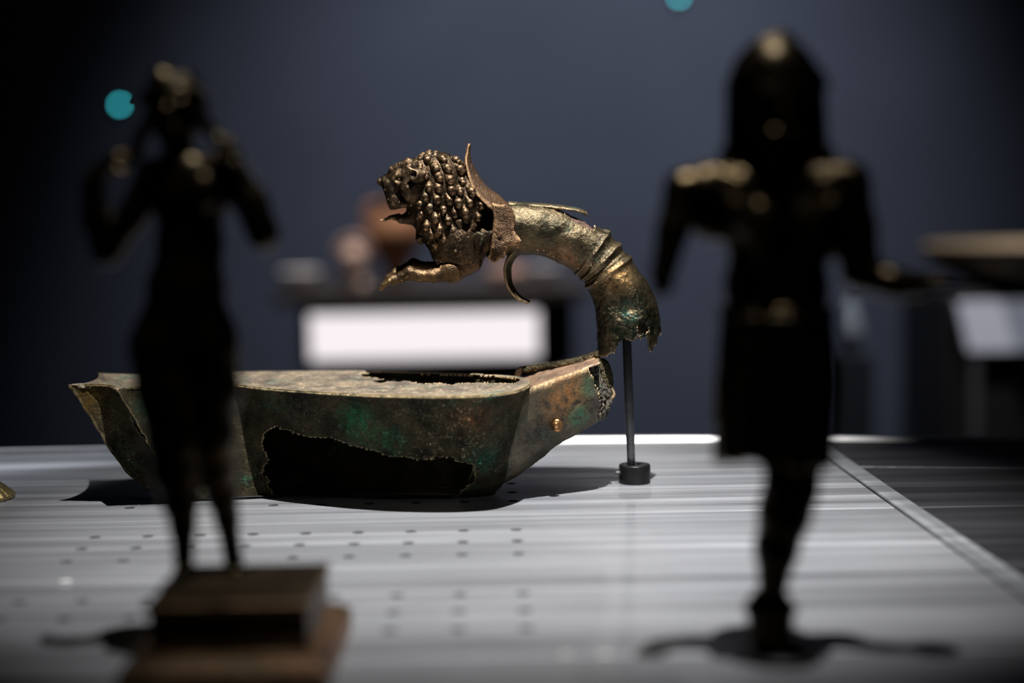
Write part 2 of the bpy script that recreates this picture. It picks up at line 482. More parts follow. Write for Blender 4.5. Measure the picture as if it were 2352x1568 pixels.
# soften the base outline so that the spikes of the nozzle fade out towards the foot
def smooth_loop(a, n):
    for _ in range(n): a = (np.roll(a, 1)+a*2+np.roll(a, -1))/4
    return a
bx, by = smooth_loop(bx, 60), smooth_loop(by, 260)
T = np.linspace(0, 1, 130)
st = np.interp(T, [0, .25, .53, .75, .92, 1], [0, .19, .38, .56, .78, 1.0])
st = np.convolve(np.pad(st, 4, mode='edge'), np.ones(9)/9, 'valid'); st[0] = 0
V = []
cxy = np.array([-.55*H, LY])
for i, t in enumerate(T):
    z = rim[:, 2]*(1-t) + .0014*t
    zz = np.clip(z, .0006, None)
    x = rim[:, 0]+(bx-rim[:, 0])*st[i]; y = rim[:, 1]+(by-rim[:, 1])*st[i]
    # waist between nozzle and body keeps going down the wall
    V.append(np.stack([x, y, zz], 1))
V = np.array(V)
# lip: the first rows stand out a little
nrm = rim[:, :2]-np.stack([smooth_loop(rim[:, 0], 400), smooth_loop(rim[:, 1], 400)], 1)
tan = np.roll(rim[:, :2], -3, 0)-np.roll(rim[:, :2], 3, 0); tan /= np.linalg.norm(tan, axis=1)[:, None]+1e-9
out = np.stack([tan[:, 1], -tan[:, 0]], 1)
for i, off in enumerate([.0, .0009, .0009, .0006, .0]):
    pass
cm = np.ones(NR); ci = [0, len(s1)-1, len(s1)+len(s2)-2]
for c_ in ci:
    dd_ = np.abs((np.arange(NR)-c_+NR//2) % NR-NR//2); cm = np.minimum(cm, np.clip((dd_-2)/8, 0, 1))
out = out*cm[:, None]
lipV = np.concatenate([rim[None]+np.array([0, 0, .0000]), (rim+np.c_[out*.0009, -np.full(NR, .0006)])[None], (rim+np.c_[out*.0008, -np.full(NR, .0016)])[None]])
V = np.concatenate([lipV, V[3:]]); nr = len(V)
W = V.reshape(-1, 3)
W = W + np.array([[turb(p, 160, 4), turb(p+3, 160, 4), 0] for p in W])*.00045*np.repeat(np.clip((np.arange(nr)-2)/4, 0, 1), NR)[:, None]
fs = np.array(grid_faces(nr, NR, True))
px = proj(W); fc = px[fs].mean(1); wy = W[fs].mean(1)
hole = [(633.5,976),(616.7,987.7),(602.7,999),(601,1024),(616.7,1055),(604,1074.6),(602.7,1091.5),(618,1100),(618,1122),(640,1150),(700,1170),(1000,1170),(1050,1140),(1066.5,1123.5),(1090,1106.5),(1092,1086),(1087,1067),(1066.5,1064),(1046,1057),(1036,1050),(1005,1048.7),(971,1055.5),(930.5,1048.7),(893,1047),(862,1035),(821.6,1028),(784,1014.7),(757,1004.5),(709,1004.5),(687,997.5),(661.6,987.7),(650,986)]
slit = [(297,957),(302,960),(320,985),(338,1008),(345,1015),(340,1016),(322,1000),(305,975)]
rng = np.random.default_rng(4)
jit = wob(fc, 5.0)
fn = np.cross(W[fs[:, 1]]-W[fs[:, 0]], W[fs[:, 3]]-W[fs[:, 0]])
facing = wy[:, 1] < LY + .02*H
cut = facing & (inpoly(fc+jit, hole) | inpoly(fc, slit))
body_f = [tuple(q) for q in fs[~cut]]
def on_wall(x, y):
    d = np.where(W[:, 1] < LY, (px[:, 0]-x)**2+(px[:, 1]-y)**2, 1e9); return W[np.argmin(d)]-np.array([-.55*H, LY, 0])
zoneL = [(on_wall(820, 968), .004, .015, (.035, .19, .085)), (on_wall(900, 1010), .002, .012, (.05, .16, .08)), (on_wall(1110, 1060), .002, .014, (.03, .13, .075)), (on_wall(330, 940), .001, .009, (.06, .19, .12)),
         (on_wall(1080, 960), .002, .014, (.20, .10, .04)), (on_wall(200, 910), .003, .018, (.20, .13, .04)), (on_wall(690, 920), .004, .02, (.02, .02, .018))]
M_lampz = bronze('lamp_bronze_green_patch', *LAMP, zone=zoneL, bscale=560, bdist=.0024)
ow = mobj('wall', W, [q[::-1] for q in body_f], M_lampz, lamp, solid=.0007, offset=-1)
# base plate under the body
bot = V[-1].copy(); cb = bot.mean(0)
vb = np.concatenate([bot, [cb]]); fb = [(i, (i+1) % NR, NR) for i in range(NR)]
mobj('foot', vb, [q[::-1] for q in fb], M_black, lamp, solid=.0004, offset=0)
# top disc, torn open at the back right
medx = np.clip(rim[:, 0], -1.28*H, -.18*H); med = np.stack([smooth_loop(medx, 30), np.full(NR, LY+.05*H)], 1)
TT = np.r_[0, .03, .055, .08, .10, .13, np.linspace(.17, 1, 60)]
hp = np.interp(TT, [0, .05, .10, .13, .2, .24, .28, .5, 1], [0, .0002, .0000, -.0012, -.0014, -.0007, -.0016, -.0030, -.0036])
R_ = []
for t, h in zip(TT, hp):
    R_.append(np.c_[rim[:, :2]+(med-rim[:, :2])*t, rim[:, 2]*(1-t)+.40*H*t+h])
R_ = np.array(R_); RW = R_.reshape(-1, 3)
wgt = np.repeat(np.clip((TT-.1)*6, 0, 1), NR)[:, None]
RW = RW+np.array([[0, 0, turb(p, 190, 4)] for p in RW])*.0012*wgt*np.tile(cm, len(TT))[:, None]
fs2 = np.array(grid_faces(len(TT), NR, True))
px2 = proj(RW)[fs2].mean(1)
hole2 = [(828,856.5),(876,853.5),(978,857),(1080,861),(1165,866),(1196,871),(1182,879.6),(1148,879.6),(1100,878.5),(1056,879.6),(1036,883),(1008.7,878.5),(975,881),(951,878),(923.7,872),(893,872),(869,869.4),(828,862.6)]
slot2 = [(268,866),(300,862),(330,862),(332,866),(300,868)]
c2 = inpoly(px2+wob(px2, 2.2, .2), hole2)
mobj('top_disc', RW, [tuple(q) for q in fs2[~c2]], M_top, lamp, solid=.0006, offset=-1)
# bright raised rim bead along the near edge is part of the wall lip above; upright lug beside the broken neck
fr_l = frame(5.50*H)
lug = [(1168, 872), (1180, 862), (1186, 846), (1196, 841), (1228, 837), (1229, 846), (1200, 851), (1192, 868), (1180, 878)]
def slab(poly, fr, z0, z1):
    n = len(poly); v = np.concatenate([fr([(x, y, z0) for x, y in poly]), fr([(x, y, z1) for x, y in poly])])
    f = [tuple(range(n)), tuple(reversed(range(n, 2*n)))]+[(i, i+n, (i+1) % n+n, (i+1) % n) for i in range(n)]
    return v, f
v, f = slab(lug, fr_l, -18, 18)
bevel(mobj('lug', v, f, M_top, lamp, smooth=False), .0008, 2)

# the neck stub behind the body, broken open where the handle grew out of it
SY = 5.30*H
fr_s = frame(SY)
sec = [((1120, 884), (1075, 1118), 110), ((1165, 884), (1130, 1112), 140), ((1200, 879), (1172, 1094), 150), ((1245, 864), (1226, 1058), 130), ((1290, 851), (1283, 1014), 108),
       ((1330, 840), (1332, 988), 85), ((1362, 829), (1378, 958), 62), ((1385, 826), (1412, 905), 46)]
secA = catmull(np.array([(a[0], a[1], b_[0], b_[1], c) for a, b_, c in sec]), 16)
NA = 88
sv = []
for (tx, ty, bx_, by_, rz) in secA:
    for k in range(NA):
        a = math.pi*k/(NA-1)                   # 0 = near top corner ... pi = far top corner
        dep = -rz*math.copysign(abs(math.cos(a))**.8, math.cos(a)); dn = math.sin(a)**.75
        sv.append((tx+(bx_-tx)*dn, ty+(by_-ty)*dn, dep))
sv = np.array(sv)
svw = fr_s(sv)
svw = svw + np.array([[turb(p, 170, 4), turb(p+5, 170, 4), turb(p+9, 170, 4)] for p in svw])*.0006
sf = np.array(grid_faces(len(secA), NA)); fc3 = proj(svw)[sf].mean(1); near = (sv[sf].mean(1)[:, 2] < 8)
edge_x = lambda y: np.interp(y, [820, 850, 880, 900, 930, 960, 1000], [1346, 1356, 1364, 1372, 1378, 1370, 1400])
cut3 = near & (fc3[:, 0]+wob(fc3, 8.0)[:, 0] > edge_x(fc3[:, 1]))
notch = [(1240, 1047), (1256, 1030), (1262, 1045)]
off_s = np.array([-.55*H, LY, 0])
zoneS = [(fr_s([(1300, 905, -95)])[0]-off_s, .006, .020, (.30, .145, .05)),
         (fr_s([(1345, 880, -70)])[0]-off_s, .002, .008, (.02, .16, .085)),
         (fr_s([(1328, 945, -80)])[0]-off_s, .002, .010, (.05, .20, .12)),
         (fr_s([(1385, 900, -40)])[0]-off_s, .004, .016, (.12, .11, .10))]
M_neck = bronze('neck_bronze', (.034, .031, .021), (.12, .098, .062), (.55, .38, .20), GREEN, .25, 1.0, (.42, .66), .45, .55, (.53, .60), .6, zoneS)
neck = mobj('neck_stub', svw, [tuple(q) for q in sf[~cut3]], M_neck, lamp, solid=.0014, offset=0)
# top of the stub: a shallow dished tongue
tv = []
for (tx, ty, bx_, by_, rz) in secA[10:-8]:
    for k in range(17):
        u = -1+2*k/16
        tv.append((tx, ty+3.5*(1-u*u), u*rz*.98))
tvw = fr_s(np.array(tv)); tvw = tvw+np.array([[0, 0, turb(p, 220, 3)] for p in tvw])*.0007
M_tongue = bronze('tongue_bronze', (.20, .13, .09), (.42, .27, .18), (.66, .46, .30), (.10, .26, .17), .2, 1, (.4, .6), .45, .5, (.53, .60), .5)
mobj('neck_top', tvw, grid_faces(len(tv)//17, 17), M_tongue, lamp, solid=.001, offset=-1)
# dark raised rear edge of the tongue
re = catmull(np.array([(1205, 862), (1240, 853), (1290, 845), (1335, 835), (1368, 823), (1378, 819)]), 8)
pr = [K((re[i][0], re[i][1], 118-i*1.6), (re[i+1][0], re[i+1][1], 118-(i+1)*1.6), 7.5, 7.5, 4) for i in range(len(re)-1)]
sculpted('rear_ridge', pr, 2.2, fr_s, M_lamp, lamp, 1.0, .08)
# crumbling metal at the broken end, copper boss on the side
pr = []
for k in range(60):
    t = rng.random(); u = rng.random(); yy = 846+112*t; xx = float(edge_x(yy))-5+u*(17+7*math.sin(t*3))
    pr.append(E((xx, yy, -40+12*t+u*40), (7+5*rng.random(), 6+5*rng.random(), 12), 5))
M_crust = bronze('crust', (.035, .032, .026), (.12, .105, .08), (.30, .26, .2), GREEN, .2, 1.6, (.5, .8), .2, .9, (.5, .58), .9)
sculpted('broken_edge_crust', pr, 1.6, fr_s, M_crust, neck, 4.5, .10)
sculpted('rear_ear', [E((1384, 880, 40), (27, 54, 16), 6), E((1372, 910, 30), (24, 46, 20), 12), CUT(E((1372, 878, 14), (22, 46, 20), 4))], 1.8, fr_s, M_lamp, lamp, 2.0, .06)
bz = -118
sculpted('boss', [E((1274, 959, bz+4), (7.5, 8, 8), 3), E((1276, 969, bz+6), (9, 6, 6), 3), E((1276, 962, bz+11), (13, 15, 6), 4)], 1.2, fr_s,
         bronze('copper_boss', (.30, .15, .06), (.45, .24, .10), (.75, .5, .28), (.1, .1, .05), 0, 1, (.25, .4), .8, .2), neck)

# ================================================================== LION HANDLE
HY = 5.40*H
fr_h = frame(HY)
hb = fr_h([(1444, 1100, 0)])[0]; hb[2] = 0
lion = thing('lion_handle', 'broken bronze lamp handle ending in a curly-maned lion, held up by a rod', 'lamp handle', tuple(fr_h([(1444, 812, 0)])[0]))
# curved stem
ctr = [(1140, 528, 58), (1165, 527, 59.5), (1205, 526, 59), (1255, 531, 58), (1300, 548, 58), (1343, 571, 58), (1381, 604, 58.5), (1411, 648, 62), (1434, 698, 70), (1443, 755, 72.5), (1444, 800, 73), (1444, 830, 73)]
cs = resample(catmull(np.array(ctr, float), 20), 330)
tg = np.gradient(cs[:, :2], axis=0); tg /= np.linalg.norm(tg, axis=1)[:, None]
nn = np.stack([tg[:, 1], -tg[:, 0]], 1)           # points to the outer (upper right) side
arc = np.r_[0, np.cumsum(np.linalg.norm(np.diff(cs[:, :2], axis=0), axis=1))]
def near_arc(x, y): return arc[np.argmin((cs[:, 0]-x)**2+(cs[:, 1]-y)**2)]
rings = [(near_arc(1362, 585)-3, 4, 4.5), (near_arc(1378, 600)+1, 5.5, 5.0), (near_arc(1378, 600)+13, -2.5, 3.5), (near_arc(1396, 622)+2, 5.5, 5.5)]
NB = 280
ae = near_arc(1352, 580)+2
sv = []
for i in range(len(cs)):
    dr = sum(h*math.exp(-((arc[i]-a)/w_)**2) for a, h, w_ in rings)
    for k in range(NB):
        a = 2*math.pi*k/NB
        # fluting below the rings: the end of the stem swells into three soft lobes
        low = np.clip((arc[i]-near_arc(1411, 648))/60, 0, 1)
        r = cs[i, 2]+dr + 6*math.exp(-((arc[i]-ae)/9)**2)*max(0, math.cos(a))**2*(1+.5*math.sin(13*a)) + low*2.5*math.cos(5*a+.4)
        o_, z_ = math.cos(a)*r, -math.sin(a)*r
        sv.append((cs[i, 0]+nn[i, 0]*o_, cs[i, 1]+nn[i, 1]*o_, z_))
sv = np.array(sv)
svr = sv+np.array([[turb(p, .035, 4), turb(p+11, .035, 4), turb(p+23, .035, 4)] for p in sv])*1.5
# dents under the rings
for (dx, dy, rr, dd) in [(1425, 700, 26, 7), (1448, 705, 14, 5), (1420, 640, 18, -4), (1400, 660, 14, 3)]:
    m = (sv[:, 2] < 0); d2 = (sv[:, 0]-dx)**2+(sv[:, 1]-dy)**2
    svr[:, 2] += m*dd*np.exp(-d2/rr**2)
lowm = np.clip((sv[:, 1]-650)/60, 0, 1)
svr += np.array([[turb(p, .09, 4), turb(p+11, .09, 4), turb(p+23, .09, 4)] for p in sv])*(1.3*lowm[:, None]+.25)
stw = fr_h(svr)
sf = np.array(grid_faces(len(cs), NB, True)); fpx = sv[sf].mean(1)
below = [(1360,819),(1392,811.5),(1394,806),(1407,804.8),(1410,794),(1418,781.6),(1428,770.7),(1437,775),(1451,776),(1456,768),(1464.5,770.7),(1479.5,764),(1482,780),(1487.6,800.7),(1493,802),(1497,790),(1505,788),(1509,772),(1522,754),(1560,760),(1560,900),(1340,900)]
hole3 = [(1460,762),(1459,742),(1463,733),(1472,730),(1480,738),(1485,748),(1484,757),(1479,759),(1466,764)]
below_far = [(1360,816),(1385,800),(1410,785),(1430,768),(1455,772),(1487,774),(1500,784),(1530,760),(1560,900),(1340,900)]
gap = [(1272,484),(1290,489),(1306,497),(1314,507),(1330,516),(1350,524),(1362,530),(1368,515),(1378,505),(1340,470),(1272,455)]
nearf = fpx[:, 2] < 0
j = wob(fpx[:, :2], 3.0, .22)
cut = (nearf & (inpoly(fpx[:, :2]+j, below) | inpoly(fpx[:, :2]+j, hole3) | inpoly(fpx[:, :2]+j, gap))) | (~nearf & (inpoly(fpx[:, :2]+j, below_far) | inpoly(fpx[:, :2]+j, gap)))
bl = base_of(lion)
zoneH = [(fr_h([(1420, 640, -55)])[0]-bl, .003, .012, (.42, .25, .10)), (fr_h([(1440, 740, -70)])[0]-bl, .013, .032, (.007, .014, .008)), (fr_h([(1440, 712, -72)])[0]-bl, .001, .006, (.06, .13, .10)), (fr_h([(1300, 600, -40)])[0]-bl, .004, .014, (.22, .13, .07))]
M_stem2 = bronze('stem_bronze_mottled', (.036, .031, .019), (.15, .115, .065), (.66, .48, .30), (.03, .085, .055), .3, 1.1, (.28, .50), .8, .4, (.52, .60), .5, zoneH)
mobj('stem', stw, [tuple(q) for q in sf[~cut]], M_stem2, lion, solid=.0009, offset=-1)
# corroded core showing in the gap
pr = path([(1262, 528, 0), (1310, 553, 0), (1350, 580, 0), (1384, 612, 0)], [52, 52, 52, 50], 4)
sculpted('core', pr, 2.2, fr_h, M_core, lion, 2.5, .09)
# thin plate left standing over the gap
fv = []
fl = catmull(np.array([(1168, 465), (1200, 466.5), (1240, 468.5), (1280, 472), (1315, 477), (1335, 482), (1347, 488)], float), 8)
for i, (x, y) in enumerate(fl):
    wd = np.interp(x, [1168, 1250, 1320, 1347], [10, 26, 24, 8])
    for k in range(13):
        u = -1+2*k/12
        fv.append((x+2.5*turb((x*.05, u, 0), 1), y+6*u*u+1.2*turb((x*.1, u*3, 4), 1), u*wd))
mobj('torn_flap', fr_h(np.array(fv)), grid_faces(len(fl), 13), M_stem, lion, solid=.0011, offset=0)
# lion: chest, head, jaws
tk = 0
body = [E((1052, 556, 0), (68, 74, 62), 22), K((1090, 552, 0), (1150, 535, 0), 40, 36, 12), E((1010, 470, 0), (68, 95, 62), 25),
        E((975, 425, 0), (60, 68, 56), 18), K((960, 420, 0), (922, 414, 0), 44, 32, 16),       # skull to face
        K((925, 408, 0), (890, 417, 0), 26, 18, 8), K((893, 424, -10), (906, 462, -13), 15, 16, 6), K((893, 424, 10), (906, 462, 13), 15, 16, 6),   # muzzle pads
        E((874, 417, 0), (9, 9, 15), 5), K((902, 390, -9), (938, 376, -12), 9, 13, 7), K((902, 390, 9), (938, 376, 12), 9, 13, 7),  # nose, brows
        K((900, 476, -8), (930, 468, -20), 6, 10, 5), K((900, 476, 8), (930, 468, 20), 6, 10, 5),
        K((958, 496, 0), (922, 503, 0), 24, 10, 10), K((922, 502, 0), (902, 500, 0), 9, 5, 5),                                 # lower jaw
        E((944, 436, -42), (20, 26, 14), 8), E((944, 436, 42), (20, 26, 14), 8)]
cuts = [CUT(K((896, 489, -40), (896, 489, 40), 6, 6, 3)), CUT(K((912, 487, -40), (926, 484, 40), 7, 7, 3)), CUT(K((926, 484, -46), (930, 483, 46), 5, 5, 3)),
        CUT(E((917, 412, -33), (12, 8, 9), 4)), CUT(E((917, 412, 33), (12, 8, 9), 4)),
        CUT(E((872, 430, -9), (6, 4, 5), 3)), CUT(E((872, 430, 9), (6, 4, 5), 3))]
eyes = [E((921, 412, -25), (5, 4, 3.4), 2), E((921, 412, 25), (5, 4, 3.4), 2)]
lion_head = sculpted('lion_head', body+cuts+eyes, 1.7, fr_h, M_lion, lion, 1.2, .07)
sculpted('tongue', path([(916, 497, 0), (897, 499, 0), (884, 505, 0), (873, 506, 0)], [7, 4.5, 3, 1.5], 2), 1.0, fr_h, M_lion, lion_head)

# mane: overlapping pointed locks laid in rows over the head and neck
hull = [E((1008, 436, 0), (70, 88, 62), 10), E((1069, 470, 0), (49, 74, 58), 10), E((1012, 505, 0), (58, 70, 62), 10)]
def surf_z(x, y):                                   # half depth of the mane at a photo position
    best = 0
    for pr_ in hull:
        q = 1-((x-pr_[1][0])/pr_[2][0])**2-((y-pr_[1][1])/pr_[2][1])**2
        if q > 0: best = max(best, pr_[2][2]*math.sqrt(q))
    return best
outline = [(948, 376), (985, 350), (1028, 358), (1062, 380), (1085, 425), (1108, 460), (1112, 520), (1095, 545), (1070, 535), (1045, 560), (1020, 575), (990, 580), (965, 545), (955, 500), (950, 455), (972, 436), (980, 416), (944, 396)]
mane = list(hull)
rws = []
random.seed(7)
cen = np.array([925, 425])
for ir, rad in enumerate([40, 63, 87, 112, 137, 162, 186]):
    for ia in range(40):
        ang = math.radians(-80 + ia*(1480/rad) + (ir % 2)*(740/rad))
        if ang > math.radians(95): break
        x, y = cen[0]+rad*math.cos(ang), cen[1]+rad*.93*math.sin(ang)
        rws.append((x+random.uniform(-2.5, 2.5), y+random.uniform(-2.5, 2.5), ang))
rws = [(x, y, a) for x, y, a in rws if inpoly(np.array([[x, y]]), outline)[0]]
for x, y, a in rws:
    z = max(surf_z(x, y), 14)
    # lock flows back and down from the face, with a raised curled tip
    fl_ = np.array([math.cos(a)*.5-.05, math.sin(a)*.5+.75]); fl_ /= np.linalg.norm(fl_)
    gx, gy = (surf_z(x+6, y)-surf_z(x-6, y))/12, (surf_z(x, y+6)-surf_z(x, y-6))/12
    nz_ = np.array([-np.clip(gx, -1.5, 1.5), -np.clip(gy, -1.5, 1.5), 1.0]); nz_ /= np.linalg.norm(nz_)
    tf = np.array([fl_[0], fl_[1], 0]); tf = tf-nz_*(tf@nz_); tf /= np.linalg.norm(tf); tb_ = np.cross(nz_, tf)
    s_ = random.uniform(.86, 1.18)
    for sg in (-1, 1):
        c_ = np.array([x, y, z]); S = np.array([1, 1, sg])
        t0 = (c_-tf*14*s_-nz_*5)*S; t1 = (c_+nz_*3.0)*S; t2 = (c_+tf*6*s_+nz_*4.2+tb_*1.5)*S; t3 = (c_+tf*12*s_+nz_*1.0+tb_*5)*S
        mane += [K(t0, t1, 4.5*s_, 8.4*s_, 1.5), K(t1, t2, 8.6*s_, 7.4*s_, 1.5), K(t2, t3, 7*s_, 2.2*s_, 1.5)]
# crest locks along the top of the head and the back of the neck
for k, (x, y) in enumerate([(944, 372), (958, 363), (972, 352), (986, 347), (1000, 349), (1014, 352), (1029, 357), (1043, 363), (1056, 372), (1067, 384), (1074, 400)]):
    for z in (-26, -9, 9, 26):
        s_ = random.uniform(.85, 1.15)
        mane += [K((x-4, y+6+z*z*.012, z), (x+1, y+3+z*z*.012, z+2), 7*s_, 7.5*s_, 1.8), K((x+1, y+3+z*z*.012, z+2), (x+9, y+3+z*z*.012, z+3), 7*s_, 2.6*s_, 1.5)]
sculpted('mane', mane, 1.35, fr_h, M_lion, lion_head, .5, .12)
# ears
for sg in (-1, 1):
    z = sg*60
    pr = [E((962, 404, z), (19, 17, 10), 5), K((960, 402, z), (944, 388, z+sg*4), 12, 3, 5), K((970, 408, z), (978, 400, z), 10, 7, 5), CUT(E((952, 402, z+sg*9), (9, 9, 6), 3))]
    sculpted('ear', pr, 1.4, fr_h, M_lion, lion_head)
# forelegs
M_leg = bronze('foreleg_bronze', (.05, .032, .016), (.17, .105, .05), (.50, .31, .14), (.06, .06, .03), .05, 1.3, (.28, .48), .75, .35, (.51, .58), .4)
for z0, dy, dx, nm in ((-34, 0, 0, 'near'), (30, -16, 6, 'far')):
    q = lambda x, y, z=0: (x+dx, y+dy, z0+z)
    pr = path([q(1066, 592, 34), q(1038, 620, 12), q(1000, 631), q(968, 632), q(944, 627), q(926, 634), q(908, 642)], [44, 29, 15.5, 13, 14.5, 11.5, 11], 8)
    pr += [E(q(943, 618), (11, 8, 10), 5), E(q(904, 641), (15, 12, 14), 6)]
    for k, (zz, ln) in enumerate([(-10, 0), (-3.5, 4), (3.5, 4), (10, 0)]):
        pr += [K(q(898, 644, zz), q(886-ln, 653, zz), 6.5, 5.5, 2.0), K(q(886-ln, 653, zz), q(880-ln, 662, zz), 5.2, 3.2, 1.5)]
    sculpted('foreleg', pr, 1.3, fr_h, M_leg, lion, .7, .1)
# leaf sheath behind the mane: upper leaf, two side leaves, lower curled leaf
def leaf(name, spine, widths, curl=(.15, .15), thick=.0013):
    sp = catmull(np.array(spine, float), 10); n = len(sp); wv = np.interp(np.linspace(0, 1, n), np.linspace(0, 1, len(widths)), widths)
    t = np.gradient(sp, axis=0); t /= np.linalg.norm(t, axis=1)[:, None]; nr_ = np.stack([-t[:, 1], t[:, 0]], 1)
    v = []
    for i in range(n):
        for k in range(21):
            u = -1+2*k/20; b_ = (curl[0]+(curl[1]-curl[0])*i/(n-1))*wv[i]*(u*u)
            ridge = 2.0*math.exp(-(u*5)**2)
            v.append((sp[i, 0]+nr_[i, 0]*(b_-ridge), sp[i, 1]+nr_[i, 1]*(b_-ridge), u*wv[i]))
    v = np.array(v); v += np.array([[turb(p, .05), turb(p+9, .05), 0] for p in v])*.9
    mobj(name, fr_h(v), grid_faces(n, 21), M_petal if name != 'lower_leaf' else M_stem, lion, solid=thick, offset=0)
leaf('upper_leaf', [(1172, 474), (1146, 449), (1117, 426), (1098, 402), (1083, 372), (1078, 350), (1079, 331)], [40, 52, 50, 40, 28, 14, 4], curl=(-.75, -.35), thick=.0014)
leaf('lower_leaf', [(1206, 574), (1182, 590), (1170, 616), (1172, 645), (1180, 666), (1196, 684), (1216, 696)], [26, 28, 28, 26, 22, 16, 6], curl=(.45, .3), thick=.0014)
side = [(1132, 466), (1144, 470), (1161, 470), (1176, 480), (1184, 500), (1179, 527), (1186, 539), (1198, 552), (1191, 561), (1168, 560), (1160, 584), (1138, 601), (1124, 592), (1131, 560), (1136, 501), (1134, 480)]
def side_leaf(sg):
    bm = bmesh.new()
    ring = resample(np.array(side+[side[0]], float), 90)[:-1]
    vs = [bm.verts.new((x, y, 0)) for x, y in ring]
    bm.faces.new(vs)
    bmesh.ops.triangulate(bm, faces=bm.faces[:])
    for _ in range(3):
        bmesh.ops.subdivide_edges(bm, edges=[e for e in bm.edges if e.calc_length() > 7], cuts=1, use_grid_fill=False)
        bmesh.ops.triangulate(bm, faces=bm.faces[:])
    bm.verts.index_update()
    v = np.array([q.co[:] for q in bm.verts]); f = [[q.index for q in t.verts] for t in bm.faces]; bm.free()
    z = 58 + 12*np.exp(-(((v[:, 0]-1152)/22)**2)) - 10*np.clip((v[:, 1]-565)/35, 0, 1) - 8*np.clip((470-v[:, 1])/30, 0, 1)
    # moulded spike and pierced boss
    z += 7*np.exp(-(((v[:, 1]-551)/9)**2))*np.clip((v[:, 0]-1150)/20, 0, 1) - 6*np.exp(-((v[:, 0]-1150)**2+(v[:, 1]-549)**2)/30)
    z += 1.2*np.array([turb(p, .08) for p in v])
    v[:, 2] = sg*z
    f = f if sg > 0 else f
    mobj('side_leaf', fr_h(v), f, M_petal, lion, solid=.0020, offset=0)
side_leaf(-1); side_leaf(1)
# sheath ring joining leaves, stem and chest
pr = [K((1148+18*abs(math.cos(a)), 530+56*math.sin(a), 56*math.cos(a)), (1148+18*abs(math.cos(a+.3)), 530+56*math.sin(a+.3), 56*math.cos(a+.3)), 7, 7, 4) for a in np.arange(0, 6.28, .3)]
sculpted('sheath_ring', pr, 1.8, fr_h, M_petal, lion, 1.0, .08)
cv = []
for i in range(14):
    t = i/13; xx = 1172-46*t; rr_ = 50+12*t**1.6
    for k in range(96):
        a = 2*math.pi*k/96; rq = rr_*(1+.05*math.sin(6*a)*t)
        cv.append((xx-.12*rq*math.sin(a)+(14 if math.cos(a) > 0 else 30)*t*math.cos(a)+3*math.sin(9*a)*t, 529+rq*math.sin(a), -rq*math.cos(a)*.96))
mobj('sheath_cup', fr_h(np.array(cv)), grid_faces(14, 96, True), M_petal, lion, solid=.0009, offset=0)
# little hook on the lion's flank
sculpted('flank_hook', path([(1092, 538, -58), (1101, 535, -64), (1108, 538, -66), (1108, 548, -66), (1104, 560, -60)], [3.2, 3.6, 3.6, 3.2, 2.6], 2), 1.0, fr_h, M_stem, lion)

# ------------------------------------------------------------------ mount: rod, collar, set screw
cb_ = G(1458, 1108); rx, ry = cb_[0], cb_[1]; s_ = ry/F
mount = thing('mount_post', 'thin dark steel mounting rod in a black collar under the lion handle', 'mount', (rx, ry, 0))
top = P(1438.5, 752, HY); bot_ = np.array([rx-8*s_, ry-.002, .008])
M_ = []
ax = (top-bot_)/np.linalg.norm(top-bot_); e1 = np.cross(ax, [0, 1, 0]); e1 /= np.linalg.norm(e1); e2 = np.cross(ax, e1)
rv = []
for t in np.r_[0, .1, .2, .205, 1]:
    r = (10.2 if t > .204 else 9.4)*s_
    for k in range(28):
        a = 2*math.pi*k/28; rv.append(bot_+(top-bot_)*t+r*(math.cos(a)*e1+math.sin(a)*e2))
rf = grid_faces(5, 28, True)+[tuple(range(28)), tuple(reversed(range(112, 140)))]
mobj('rod', np.array(rv), rf, M_rod, mount)
R0 = 36.5*s_; hc = .0108
v, f = lathe(rx, ry, [(R0*.96, 0.0), (R0, .0006), (R0, hc-.0008), (R0*.955, hc), (R0*.36, hc), (R0*.34, hc-.0015)], 48)
collar = bevel(mobj('collar', v, f, M_black, mount), .0002, 1)
v, f = lathe(0, 0, [(.0009, 0), (.0011, .0003), (.0011, .0030), (.0007, .0033)], 16)
v = np.array(v)[:, [2, 0, 1]]; v = np.c_[rx-R0-.0022+v[:, 0], ry-.002+v[:, 1], .0062+v[:, 2]]
mobj('set_screw', v, f, M_rod, collar)

# ================================================================== LEFT STATUETTE
VYc = 3.40*H
fr_v = frame(VYc)
vb = G(525, 1430, .0)
ven = thing('statuette', 'blurred dark bronze nude standing with both raised hands at its hair, on a stepped base', 'statuette', (P(430, 1335, VYc)[0], VYc, 0))
prs = [E((402, 258, -6), (60, 80, 64), 10),                                             # skull and face
       K((402, 295, -30), (404, 322, -30), 36, 24, 12), E((400, 262, -70), (9, 20, 12), 6), K((400, 248, -66), (400, 272, -74), 6, 9, 5),
       E((380, 246, -60), (10, 5, 6), 3), E((424, 246, -60), (10, 5, 6), 3), K((386, 296, -66), (418, 296, -66), 5, 5, 3), K((372, 236, -58), (432, 236, -58), 6, 6, 6),
       K((405, 320, 0), (418, 385, 0), 36, 40, 16), K((352, 402, 0), (515, 392, 0), 42, 44, 20), E((434, 450, 0), (92, 88, 58), 22),
       E((396, 446, -40), (32, 36, 22), 16), E((474, 440, -42), (34, 40, 24), 14), E((436, 560, 0), (80, 95, 52), 26), E((428, 660, -6), (92, 90, 58), 26),
       E((424, 770, 4), (118, 108, 72), 28), E((380, 800, 40), (60, 70, 50), 20), E((470, 800, 40), (60, 70, 50), 20)]
prs += path([(372, 800, -4), (388, 900, -8), (402, 1010, -12), (406, 1080, -4), (414, 1150, 0), (420, 1205, 0), (424, 1300, -4)], [76, 72, 60, 54, 40, 28, 22], 18)
